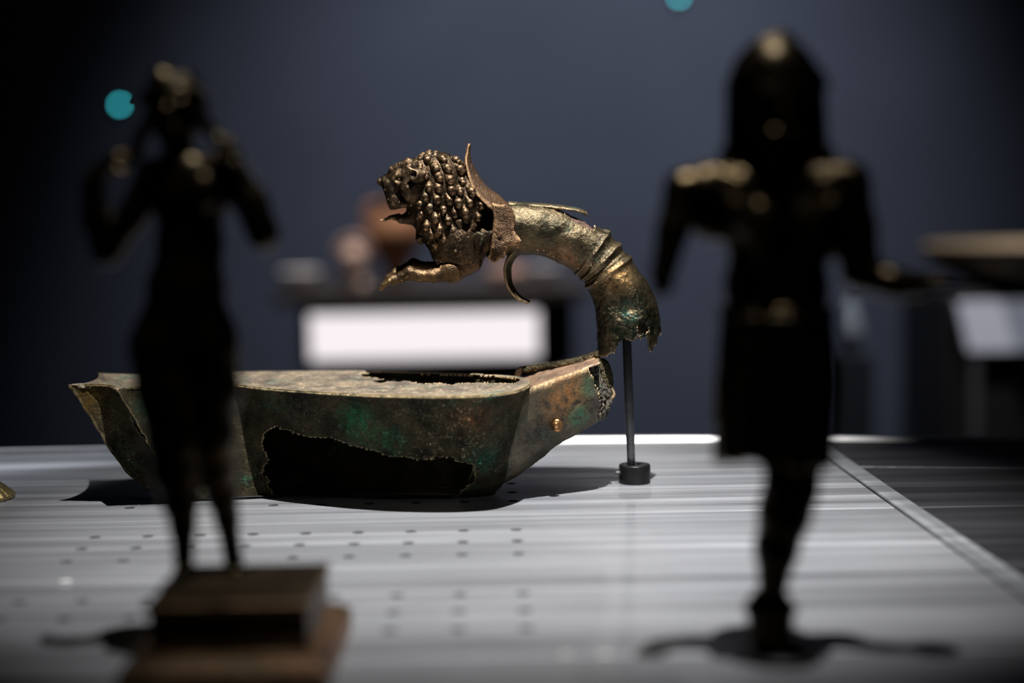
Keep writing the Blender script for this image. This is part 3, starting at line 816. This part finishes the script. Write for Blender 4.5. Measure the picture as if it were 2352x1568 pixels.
prs += path([(478, 800, 10), (480, 900, 20), (480, 1010, 20), (486, 1080, 40), (500, 1150, 60), (508, 1205, 72), (520, 1305, 88)], [70, 66, 56, 48, 36, 26, 22], 18)
for fx, fz in ((424, -4), (520, 88)):
    prs += [K((fx, 1312, fz+8), (fx+18 if fx > 500 else fx-12, 1322, fz-66), 22, 15, 8)]
    prs += [K((fx+k*8-20+(14 if fx > 500 else -10), 1326, fz-62), (fx+k*9-22+(16 if fx > 500 else -12), 1328, fz-84+abs(k-1)*3), 7, 5, 3) for k in range(5)]
# image-left arm: elbow low, forearm up, hand at the hair
prs += path([(350, 408, 0), (300, 500, -4), (248, 576, -10)], [40, 35, 33], 14) + path([(248, 576, -10), (224, 500, -14), (216, 425, -14), (232, 392, -10)], [34, 33, 26, 22], 12)
prs += [E((262, 372, -10), (34, 22, 18), 10, -.5)]
prs += [K((276, 372-k*9+10, -14+k*4), (318+k*5, 352-k*14+14, -16+k*6), 8.5, 6.5, 3) for k in range(4)] + [K((262, 384, -20), (292, 396, -26), 9, 7, 4)]
# image-right arm: elbow out and down, forearm folded back up, hand at the shoulder lock
prs += path([(520, 388, 4), (570, 455, 0), (606, 538, -10)], [45, 40, 36], 14) + path([(606, 538, -10), (590, 460, -46), (548, 385, -52)], [36, 33, 24], 12)
prs += [E((538, 366, -50), (26, 28, 17), 8)]
prs += [K((528+k*8, 350, -54), (510+k*9, 318+abs(k-1.5)*4, -46), 8, 6, 3) for k in range(4)] + [K((520, 372, -56), (502, 356, -62), 9, 7, 4)]
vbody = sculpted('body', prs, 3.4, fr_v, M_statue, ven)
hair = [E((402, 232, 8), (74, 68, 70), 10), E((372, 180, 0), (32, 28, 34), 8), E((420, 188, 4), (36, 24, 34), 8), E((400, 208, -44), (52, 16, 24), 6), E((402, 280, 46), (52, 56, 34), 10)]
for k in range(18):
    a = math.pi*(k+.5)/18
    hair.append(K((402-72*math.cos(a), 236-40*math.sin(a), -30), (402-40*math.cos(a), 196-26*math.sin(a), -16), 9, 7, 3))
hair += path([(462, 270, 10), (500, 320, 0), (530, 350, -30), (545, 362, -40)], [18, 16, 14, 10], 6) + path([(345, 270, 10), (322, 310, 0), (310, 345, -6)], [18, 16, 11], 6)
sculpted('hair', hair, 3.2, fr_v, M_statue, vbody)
# stepped base
bw = 3.2*H/F
x0, x1 = P(330, 1400, 3.15*H)[0], P(712, 1400, 3.15*H)[0]
ztop = .1765*H
def profiled(x0, x1, y0, y1, levels, n=10):
    """rectangular moulded block: levels = (inset, z)"""
    v = []
    for ins, z in levels:
        c = [(x0+ins, y0+ins), (x1-ins, y0+ins), (x1-ins, y1-ins), (x0+ins, y1-ins)]
        v += [(x, y, z) for x, y in c]
    f = grid_faces(len(levels), 4, True)+[(3, 2, 1, 0), tuple(4*(len(levels)-1)+k for k in range(4))]
    return v, f
v, f = profiled(x0, x1, 3.15*H, 3.52*H, [(.0010, .068*H), (.0010, .152*H), (.0004, .158*H), (0, .164*H), (0, ztop-.0006), (.0006, ztop)])
bevel(mobj('block', v, f, M_sblock, ven, smooth=False), .0005, 2)
v, f = profiled(x0-.045*H, x1+.040*H, 3.07*H, 3.58*H, [(0, 0), (0, .050*H), (.0012, .058*H), (.003, .062*H), (.0042, .0695*H)])
bevel(mobj('plinth', v, f, M_sbase, ven, smooth=False), .0006, 2)

# ================================================================== RIGHT STATUETTE
RYc = 3.29*H
fr_r = frame(RYc)
lar = thing('statuette', 'blurred dark bronze tunic-clad statuette on one booted leg, arms spread, holding a dish', 'statuette', (P(1775, 1500, RYc)[0], RYc, 0))
prs = [E((1780, 240, -16), (82, 112, 86), 12), K((1782, 300, -44), (1784, 345, -44), 48, 34, 14), K((1781, 232, -96), (1781, 272, -108), 8, 13, 6),
       E((1752, 232, -88), (14, 7, 8), 4), E((1812, 232, -88), (14, 7, 8), 4), K((1760, 306, -92), (1804, 306, -92), 7, 7, 4), K((1738, 214, -84), (1824, 214, -84), 8, 8, 8),
       K((1783, 330, 0), (1786, 420, 0), 56, 66, 20), K((1625, 428, 0), (1945, 420, 0), 52, 54, 24), E((1785, 510, 0), (132, 125, 82), 30), E((1784, 660, 0), (122, 130, 78), 30),
       E((1728, 505, -56), (52, 46, 32), 14), E((1842, 505, -56), (52, 46, 32), 14), E((1784, 800, 0), (122, 130, 84), 30), E((1632, 480, 0), (58, 76, 52), 24), E((1912, 500, 0), (56, 96, 54), 24)]
prs += path([(1820, 880, 0), (1824, 1010, -4), (1812, 1120, -12), (1800, 1180, -6), (1784, 1260, 4), (1772, 1380, 4)], [80, 74, 62, 58, 48, 29], 20)
prs += path([(1712, 880, 10), (1700, 960, 24), (1694, 1044, 34)], [66, 58, 48], 14) + [CUT(E((1694, 1100, 34), (80, 52, 80), 3))]
# image-left arm, forearm broken off short of the hand
prs += path([(1625, 428, 0), (1572, 432, -6)], [52, 44], 14) + path([(1566, 436, -6), (1542, 530, -30), (1516, 628, -60)], [42, 37, 30], 14)
prs += [E((1512, 640, -64), (24, 22, 20), 6)] + [K((1502+k*9, 650, -68), (1496+k*9, 674-abs(k-1)*4, -76), 7.5, 6, 3) for k in range(4)] + [K((1526, 640, -74), (1536, 662, -86), 8, 6, 3)]
# image-right arm bent, hand under the dish
prs += path([(1945, 424, 0), (1962, 520, -4), (1974, 618, -14)], [54, 50, 46], 14) + path([(1974, 626, -14), (2040, 648, -40), (2088, 652, -50)], [42, 36, 30], 12)
prs += [E((2106, 658, -54), (34, 22, 28), 8)] + [K((2112, 652, -70+k*11), (2158-abs(k-1.5)*5, 662, -76+k*13), 8, 6, 3) for k in range(4)] + [K((2098, 646, -72), (2124, 634, -88), 8.5, 7, 4)]
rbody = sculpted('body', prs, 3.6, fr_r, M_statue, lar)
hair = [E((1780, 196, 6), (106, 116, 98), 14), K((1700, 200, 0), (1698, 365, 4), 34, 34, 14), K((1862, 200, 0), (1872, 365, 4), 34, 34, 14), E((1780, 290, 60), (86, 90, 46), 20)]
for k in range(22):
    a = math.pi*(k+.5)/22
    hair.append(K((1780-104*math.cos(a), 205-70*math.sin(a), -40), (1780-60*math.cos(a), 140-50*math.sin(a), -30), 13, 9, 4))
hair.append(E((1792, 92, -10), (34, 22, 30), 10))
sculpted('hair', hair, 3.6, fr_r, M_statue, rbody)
# tunic: sleeves, overfold with V neck, girdle, pleated skirt
tn = []
ys = np.linspace(700, 1075, 48)
for y in ys:
    t = (y-700)/375
    for k in range(144):
        a = 2*math.pi*k/144
        hw = np.interp(t, [0, .12, .5, 1], [126, 124, 133, 122]); hd = np.interp(t, [0, .12, .5, 1], [86, 86, 100, 106])
        fold = (5+6*t)*math.sin(11*a+1.5*math.sin(3*a)+2*t)*np.clip(t*4, 0, 1)
        cx = np.interp(t, [0, 1], [1784, 1774])
        hem = 1058+10*math.sin(2*a+.6)+5*math.sin(11*a)
        yy = min(700+(hem-700)*t, 1080)
        tn.append((cx+(hw+fold)*math.cos(a), yy, -(hd+fold)*math.sin(a)))
mobj('tunic_skirt', fr_r(np.array(tn)), grid_faces(48, 144, True), M_statue, lar, solid=.0022, offset=0)
tb = [K((1784+128*math.cos(a), 724, 90*math.sin(a)), (1784+128*math.cos(a+.2), 724, 90*math.sin(a+.2)), 7, 7, 4) for a in np.arange(0, 6.28, .2)]
sculpted('girdle', tb, 3.4, fr_r, M_statue, lar)
ov = []
for sg in (-1, 1):
    for k in range(5):
        ov += path([(1785+sg*(150-k*14), 395+k*6, -30-k*6), (1785+sg*(110-k*14), 470+k*10, -72-k*2), (1785+sg*(54-k*8), 560+k*22, -86), (1785+sg*(20+k*8), 640+k*12, -86)], [17, 14, 12, 8], 7)
    ov += [K((1785+sg*112, 352, 0), (1785+sg*104, 400, -10), 22, 30, 12)]
sculpted('tunic_overfold', ov, 3.4, fr_r, M_statue, lar)
bt = [E((1770, 1398, 6), (64, 20, 56), 6)] + path([(1770, 1400, 6), (1772, 1450, 6), (1776, 1490, 6)], [54, 52, 46], 8) + path([(1776, 1486, 4), (1820, 1496, -22), (1860, 1504, -36)], [40, 32, 22], 10)
bt += [K((1776, 1500, 34), (1774, 1496, 0), 30, 30, 10)]
sculpted('boot', bt, 3.4, fr_r, M_statue, lar)
v = []
gy = fr_r([(1780, 1527, 0)])[0]
prof = [(0, 8), (30, 8), (46, 3), (54, -6), (58, -9), (55, -5), (46, 7), (30, 13), (0, 14)]
dv = []
for r, h_ in prof:
    for k in range(48):
        a = 2*math.pi*k/48; dv.append((2134+r*math.cos(a), 636+h_, -62+r*math.sin(a)))
mobj('dish', fr_r(np.array(dv)), grid_faces(len(prof), 48, True), M_statue, lar)
# round foot plate of the mount
v, f = lathe(fr_r([(1790, 1500, 0)])[0][0], RYc-.002, [(.0135, 0), (.0142, .0006), (.0142, .0020), (.0136, .0026)], 48)
mobj('foot_plate', v, f, M_black, lar)

# ================================================================== SMALL FLUTED BRONZE AT THE LEFT EDGE
c0 = G(-62, 1146); fx, fy = c0[0], c0[1]
sh = []
for i in range(26):
    t = i/25
    for k in range(240):
        a = 2*math.pi*k/240
        r = .0225*t*(1+.035*abs(math.sin(12*a))*t); z = .0012+.0115*(1-t**2.2)+.0014*abs(math.sin(12*a))*t*(1-t*.6) + .003*math.exp(-(t/.12)**2)
        sh.append((fx+r*math.cos(a), fy+r*math.sin(a), z))
for k in range(240):
    a = 2*math.pi*k/240; sh.append((fx+.0222*math.cos(a), fy+.0222*math.sin(a), 0))
M_shell = bronze('fluted_bronze', (.10, .085, .035), (.36, .29, .12), (.8, .65, .35), (.1, .12, .05), .1, 1, (.3, .5), .75, .3)
tag(mobj('fluted_disc', sh, grid_faces(27, 240, True)+[tuple(26*240+k for k in range(239, -1, -1))], M_shell, origin=(fx, fy, 0)), 'small ribbed bronze disc cut off by the left edge of the photo', 'disc')

# ------------------------------------------------------------------ small white specks on the planks
M_speck = simple('speck_white', (.9, .9, .9), .35, 0, 400, .05)
for (x, y, L_, lab) in [(150, 1338, .0042, 'white speck left of the stepped base'), (1300, 1508, .0020, 'round white speck near the front plank joint'), (1388, 1508, .0032, 'longer pale speck beside the booted statuette')]:
    p = G(x, y)
    pr = [K((-L_*500, 0, 0), (L_*500, .2, 0), .55, .65, .3), E((L_*200, .1, 0), (.9, .7, .6), .3)]
    v, f = sculpt(pr, .12); v = v*.001; v = np.c_[v[:, 0]+p[0], v[:, 1]+p[1], v[:, 2]+.0006]
    tag(mobj('white_speck', v, f, M_speck, origin=(p[0], p[1], 0)), lab, 'lint', 'white specks on the platform')

# ================================================================== BACKGROUND
BY = 3.6
def PX(x, y, Y=BY): return P(x, y, Y)
M_dark = simple('dark_case_paint', (.020, .019, .022), .5, 0, 20, .2)
M_slab = simple('dark_brown_top', (.035, .030, .030), .4, 0, 30, .2)
M_panel = emit('lit_panel', (1.0, .93, .95), .95)
x0, x1 = PX(690, 700)[0], PX(1318, 700)[0]; zt = PX(1000, 690)[2]
case = thing('showcase', 'dark showcase with a glowing white panel on its front, behind the oil lamp', 'showcase', ((x0+x1)/2, BY+.3, -1.0))
zb = PX(1000, 846)[2]
v, f = box(x0, x1, BY, BY+.6, zb, zt); bevel(mobj('cabinet', v, f, M_dark, case, smooth=False), .004)
v, f = box(x0+.02, x1-.02, BY+.05, BY+.58, -1.0, zb); mobj('pedestal', v, f, M_wall, case, smooth=False)
v, f = box(x0-.05, x1+.03, BY-.09, BY+.65, zt, zt+.030); bevel(mobj('top_slab', v, f, M_slab, case, smooth=False), .004)
a, b_ = PX(712, 722), PX(1238, 817); v, f = box(a[0], b_[0], BY-.012, BY-.002, b_[2], a[2]); lp = mobj('light_panel', v, f, M_panel, case, smooth=False)
fw = .012
fv, ff = [], []
for bb in (box(a[0]-fw, b_[0]+fw, BY-.018, BY, a[2], a[2]+fw), box(a[0]-fw, b_[0]+fw, BY-.018, BY, b_[2]-fw, b_[2]), box(a[0]-fw, a[0], BY-.018, BY, b_[2], a[2]), box(b_[0], b_[0]+fw, BY-.018, BY, b_[2], a[2])):
    n = len(fv); fv += bb[0]; ff += [tuple(i+n for i in q) for q in bb[1]]
mobj('panel_frame', fv, ff, M_dark, lp, smooth=False)
zs = zt+.030
def pot(name, label, cat, x, ytop, hw, prof, mat, Y, parts=None):
    cx = P(x, ytop, Y)[0]; ht = P(x, ytop, Y)[2]-zs; r = hw*Y/F
    t = thing(name, label, cat, (cx, Y, zs))
    pts = catmull(np.array(prof, float), 6)
    v, f = lathe(cx, Y, [(max(q[0], .01)*r, zs+q[1]*ht) for q in pts], 40)
    mobj('vessel', v, f, mat, t)
    if parts: parts(t, cx, ht, r)
    return t
M_terra = simple('orange_brown_terracotta', (.20, .085, .035), .8, 0, 30, .3)
M_pale = simple('pale_pink_terracotta', (.55, .38, .32), .8, 0, 30, .2)
M_stone = simple('pale_grey_stone', (.60, .58, .60), .85, 0, 30, .25)
M_rose = simple('rose_brown_clay', (.26, .16, .13), .8, 0, 30, .25)
def ears2(t, cx, ht, r):
    for sg in (-1, 1):
        pts = catmull(np.array([(cx+sg*r*.40, zs+ht*.92), (cx+sg*r*.85, zs+ht*.90), (cx+sg*r*.95, zs+ht*.76), (cx+sg*r*.80, zs+ht*.62)]), 6)
        prs_ = path([(p[0], BY+.2, p[1]) for p in pts], [.010]*len(pts), .004)
        v, f = sculpt(prs_, .004); mobj('handle', v, f, M_terra, t)
pot('amphora', 'tall orange-brown terracotta amphora with two handles on the far showcase', 'amphora', 905, 455, 66,
    [(.35, 0), (.42, .04), (.30, .10), (.62, .30), (.95, .52), (1.0, .64), (.78, .76), (.36, .84), (.32, .92), (.46, .98), (.44, 1.0)], M_terra, BY+.2, ears2)
# small pale head on a neck
hx = P(815, 600, BY+.12)[0]; k_ = (BY+.12)/F
hd = thing('terracotta_head', 'small pale pink terracotta head left of the amphora', 'head', (hx, BY+.12, zs))
ys_ = lambda y: P(815, y, BY+.12)[2]
prs_ = [E((hx, BY+.12, ys_(588)), (34*k_, 36*k_, 42*k_), .012), K((hx, BY+.125, ys_(620)), (hx, BY+.13, zs+.012), 22*k_, 34*k_, .012), E((hx, BY+.12-36*k_, ys_(590)), (7*k_, 8*k_, 12*k_), .006),
        K((hx-12*k_, BY+.12-33*k_, ys_(608)), (hx+12*k_, BY+.12-33*k_, ys_(608)), 4*k_, 4*k_, .004), E((hx-13*k_, BY+.12-32*k_, ys_(582)), (6*k_, 4*k_, 3*k_), .003), E((hx+13*k_, BY+.12-32*k_, ys_(582)), (6*k_, 4*k_, 3*k_), .003)]
v, f = sculpt(prs_, 2.2*k_); v[:, 2] = np.maximum(v[:, 2], zs); mobj('face', v, f, M_pale, hd)
prs_ = [E((hx, BY+.13, ys_(574)), (38*k_, 38*k_, 36*k_), .012)]+[E((hx+36*k_*math.cos(a), BY+.10, ys_(578)+30*k_*math.sin(a)), (9*k_, 9*k_, 9*k_), .004) for a in np.arange(0.1, 3.1, .42)]
v, f = sculpt(prs_, 2.2*k_); mobj('hair', v, f, M_rose, hd)
pot('stone_bowl', 'pale grey stone bowl at the left end of the far showcase', 'bowl', 690, 622, 48, [(.45, 0), (.5, .08), (.7, .3), (.95, .75), (1, 1), (.9, .97), (.5, .5), (.01, .4)], M_stone, BY+.10)
pot('clay_jug', 'squat rose-brown clay jug to the right of the lion handle leaf', 'jug', 1165, 598, 52, [(.5, 0), (.8, .15), (1, .42), (.85, .68), (.45, .85), (.5, .97), (.46, 1)], M_rose, BY+.16)
pot('stone_cup', 'pale grey stone cup at the right end of the far showcase', 'cup', 1250, 612, 42, [(.55, 0), (.6, .08), (.4, .2), (.8, .5), (1, .95), (.97, 1), (.88, .95), (.5, .5), (.01, .4)], M_stone, BY+.10)

# right showcase with a broad bronze basin
CY = 2.7
x0 = P(2172, 700, CY)[0]; zt2 = P(2200, 672, CY)[2]
c2_ = thing('showcase', 'tall dark showcase with a grey panel at the right edge of the photo', 'showcase', (x0+.37, CY+.15, -1.0))
v, f = box(x0, x0+.75, CY, CY+.3, -1.0, zt2); bevel(mobj('cabinet', v, f, M_dark, c2_, smooth=False), .004)
a, b_ = P(2195, 692, CY), P(2520, 800, CY)
pv = np.array([[a[0], 0, a[2]], [b_[0], 0, a[2]], [b_[0], 0, b_[2]], [P(2222, 800, CY)[0], 0, b_[2]]])
v = np.concatenate([pv+[0, CY-.012, 0], pv+[0, CY-.001, 0]])
M_gpanel = emit('dim_lit_panel', (.78, .83, 1.0), .17)
mobj('light_panel', v, [(0, 3, 2, 1), (4, 5, 6, 7), (0, 1, 5, 4), (1, 2, 6, 5), (2, 3, 7, 6), (3, 0, 4, 7)], M_gpanel, c2_, smooth=False)
a, b_ = P(2226, 806, CY), P(2246, 1100, CY); v, f = box(a[0], b_[0], CY-.01, CY-.001, b_[2], a[2])
mobj('edge_trim', v, f, simple('grey_trim', (.16, .16, .19), .5, .3), c2_, smooth=False)
bx0 = P(2395, 600, CY+.15)[0]; rr = 262*(CY+.15)/F; ht = P(2395, 556, CY+.15)[2]-zt2
v, f = lathe(bx0, CY+.15, [(q[0]*rr, zt2+q[1]*ht) for q in catmull(np.array([(.50, 0), (.55, .06), (.72, .22), (.93, .50), (1.0, .82), (1.03, .93), (1.0, 1.0), (.94, .99), (.9, .92), (.6, .5), (.02, .42)]), 5)], 64)
bas = thing('basin', 'broad brown bronze basin on the showcase at the right edge', 'basin', (bx0, CY+.15, zt2))
M_basin = simple('brown_bronze_basin', (.23, .18, .12), .6, .3, 8, .4)
mobj('bowl', v, f, M_basin, bas)
spot('basin_spot', (0.9, 2.3, 2.0), (bx0, CY+.2, -.1), 190, (1.0, .92, .85), 30, .8, .05)
# pale pear-shaped vase on a slim post between the statuette and the right showcase
vx, vy = P(1952, 810, 2.35)[0], 2.35
vz = P(1952, 812, 2.35)[2]
v, f = box(vx-.03, vx+.03, vy-.03, vy+.03, -1.0, vz)
post = thing('pedestal', 'slim dark pedestal under the pale vase behind the tunic-clad statuette', 'pedestal', (vx, vy, -1.0))
bevel(mobj('shaft', v, f, simple('slate_paint', (.05, .055, .068), .8, 0, 8, .1), post, smooth=False), .003)
v, f = box(vx-.05, vx+.05, vy-.05, vy+.05, -1.0, -.94); bevel(mobj('foot_block', v, f, M_dark, post, smooth=False), .004)
k_ = 2.35/F
vase = thing('vase', 'pale pear-shaped vase seen through the crook of the dish-holding arm', 'vase', (vx, vy, vz))
pp = catmull(np.array([(.5, 0), (.62, .03), (.95, .20), (1, .32), (.80, .52), (.45, .72), (.30, .86), (.32, .95), (.42, 1.0)], float), 6)
v, f = lathe(vx, vy, [(q[0]*31*k_, vz+q[1]*165*k_) for q in pp], 40)
mobj('belly', v, f, simple('pale_glaze', (.62, .66, .74), .5, 0, 30, .1), vase)
v, f = lathe(vx, vy, [(q[0]*31*k_, vz+(165+q[1])*k_) for q in [(.42, 0), (.5, 2), (.5, 6), (.36, 7)]], 32)
mobj('lip', v, f, simple('pale_glaze_lip', (.55, .58, .66), .5, 0, 30, .1), vase)
spot('vase_spot', (vx+.1, 1.9, 1.6), (vx, vy, vz+.04), 45, (.9, .95, 1), 12, .8, .03)

# teal indicator lamps on the far wall
M_led = emit('teal_led', (.05, .62, .72), 9)
for x, y, lab in ((275, 240, 'teal indicator light on the far wall beside the left statuette head'), (1560, -8, 'teal indicator light at the top edge above the booted statuette')):
    p = P(x, y, 4.97); t = thing('indicator_light', lab, 'light', (p[0], 5.0, p[2]), 'teal indicator lights')
    v, f = lathe(0, 0, [(.016, 0), (.018, .004), (.018, .020), (.012, .028)], 24)
    v = np.array(v); v = np.c_[p[0]+v[:, 0], 5.0-v[:, 2], p[2]+v[:, 1]]
    mobj('housing', v, [q[::-1] for q in f], M_dark, t)
    v, f = lathe(0, 0, [(.0075, .020), (.0075, .030), (.005, .034), (.001, .035)], 20)
    v = np.array(v); v = np.c_[p[0]+v[:, 0], 5.0-v[:, 2], p[2]+v[:, 1]]
    mobj('lens', v, [q[::-1] for q in f], M_led, t)
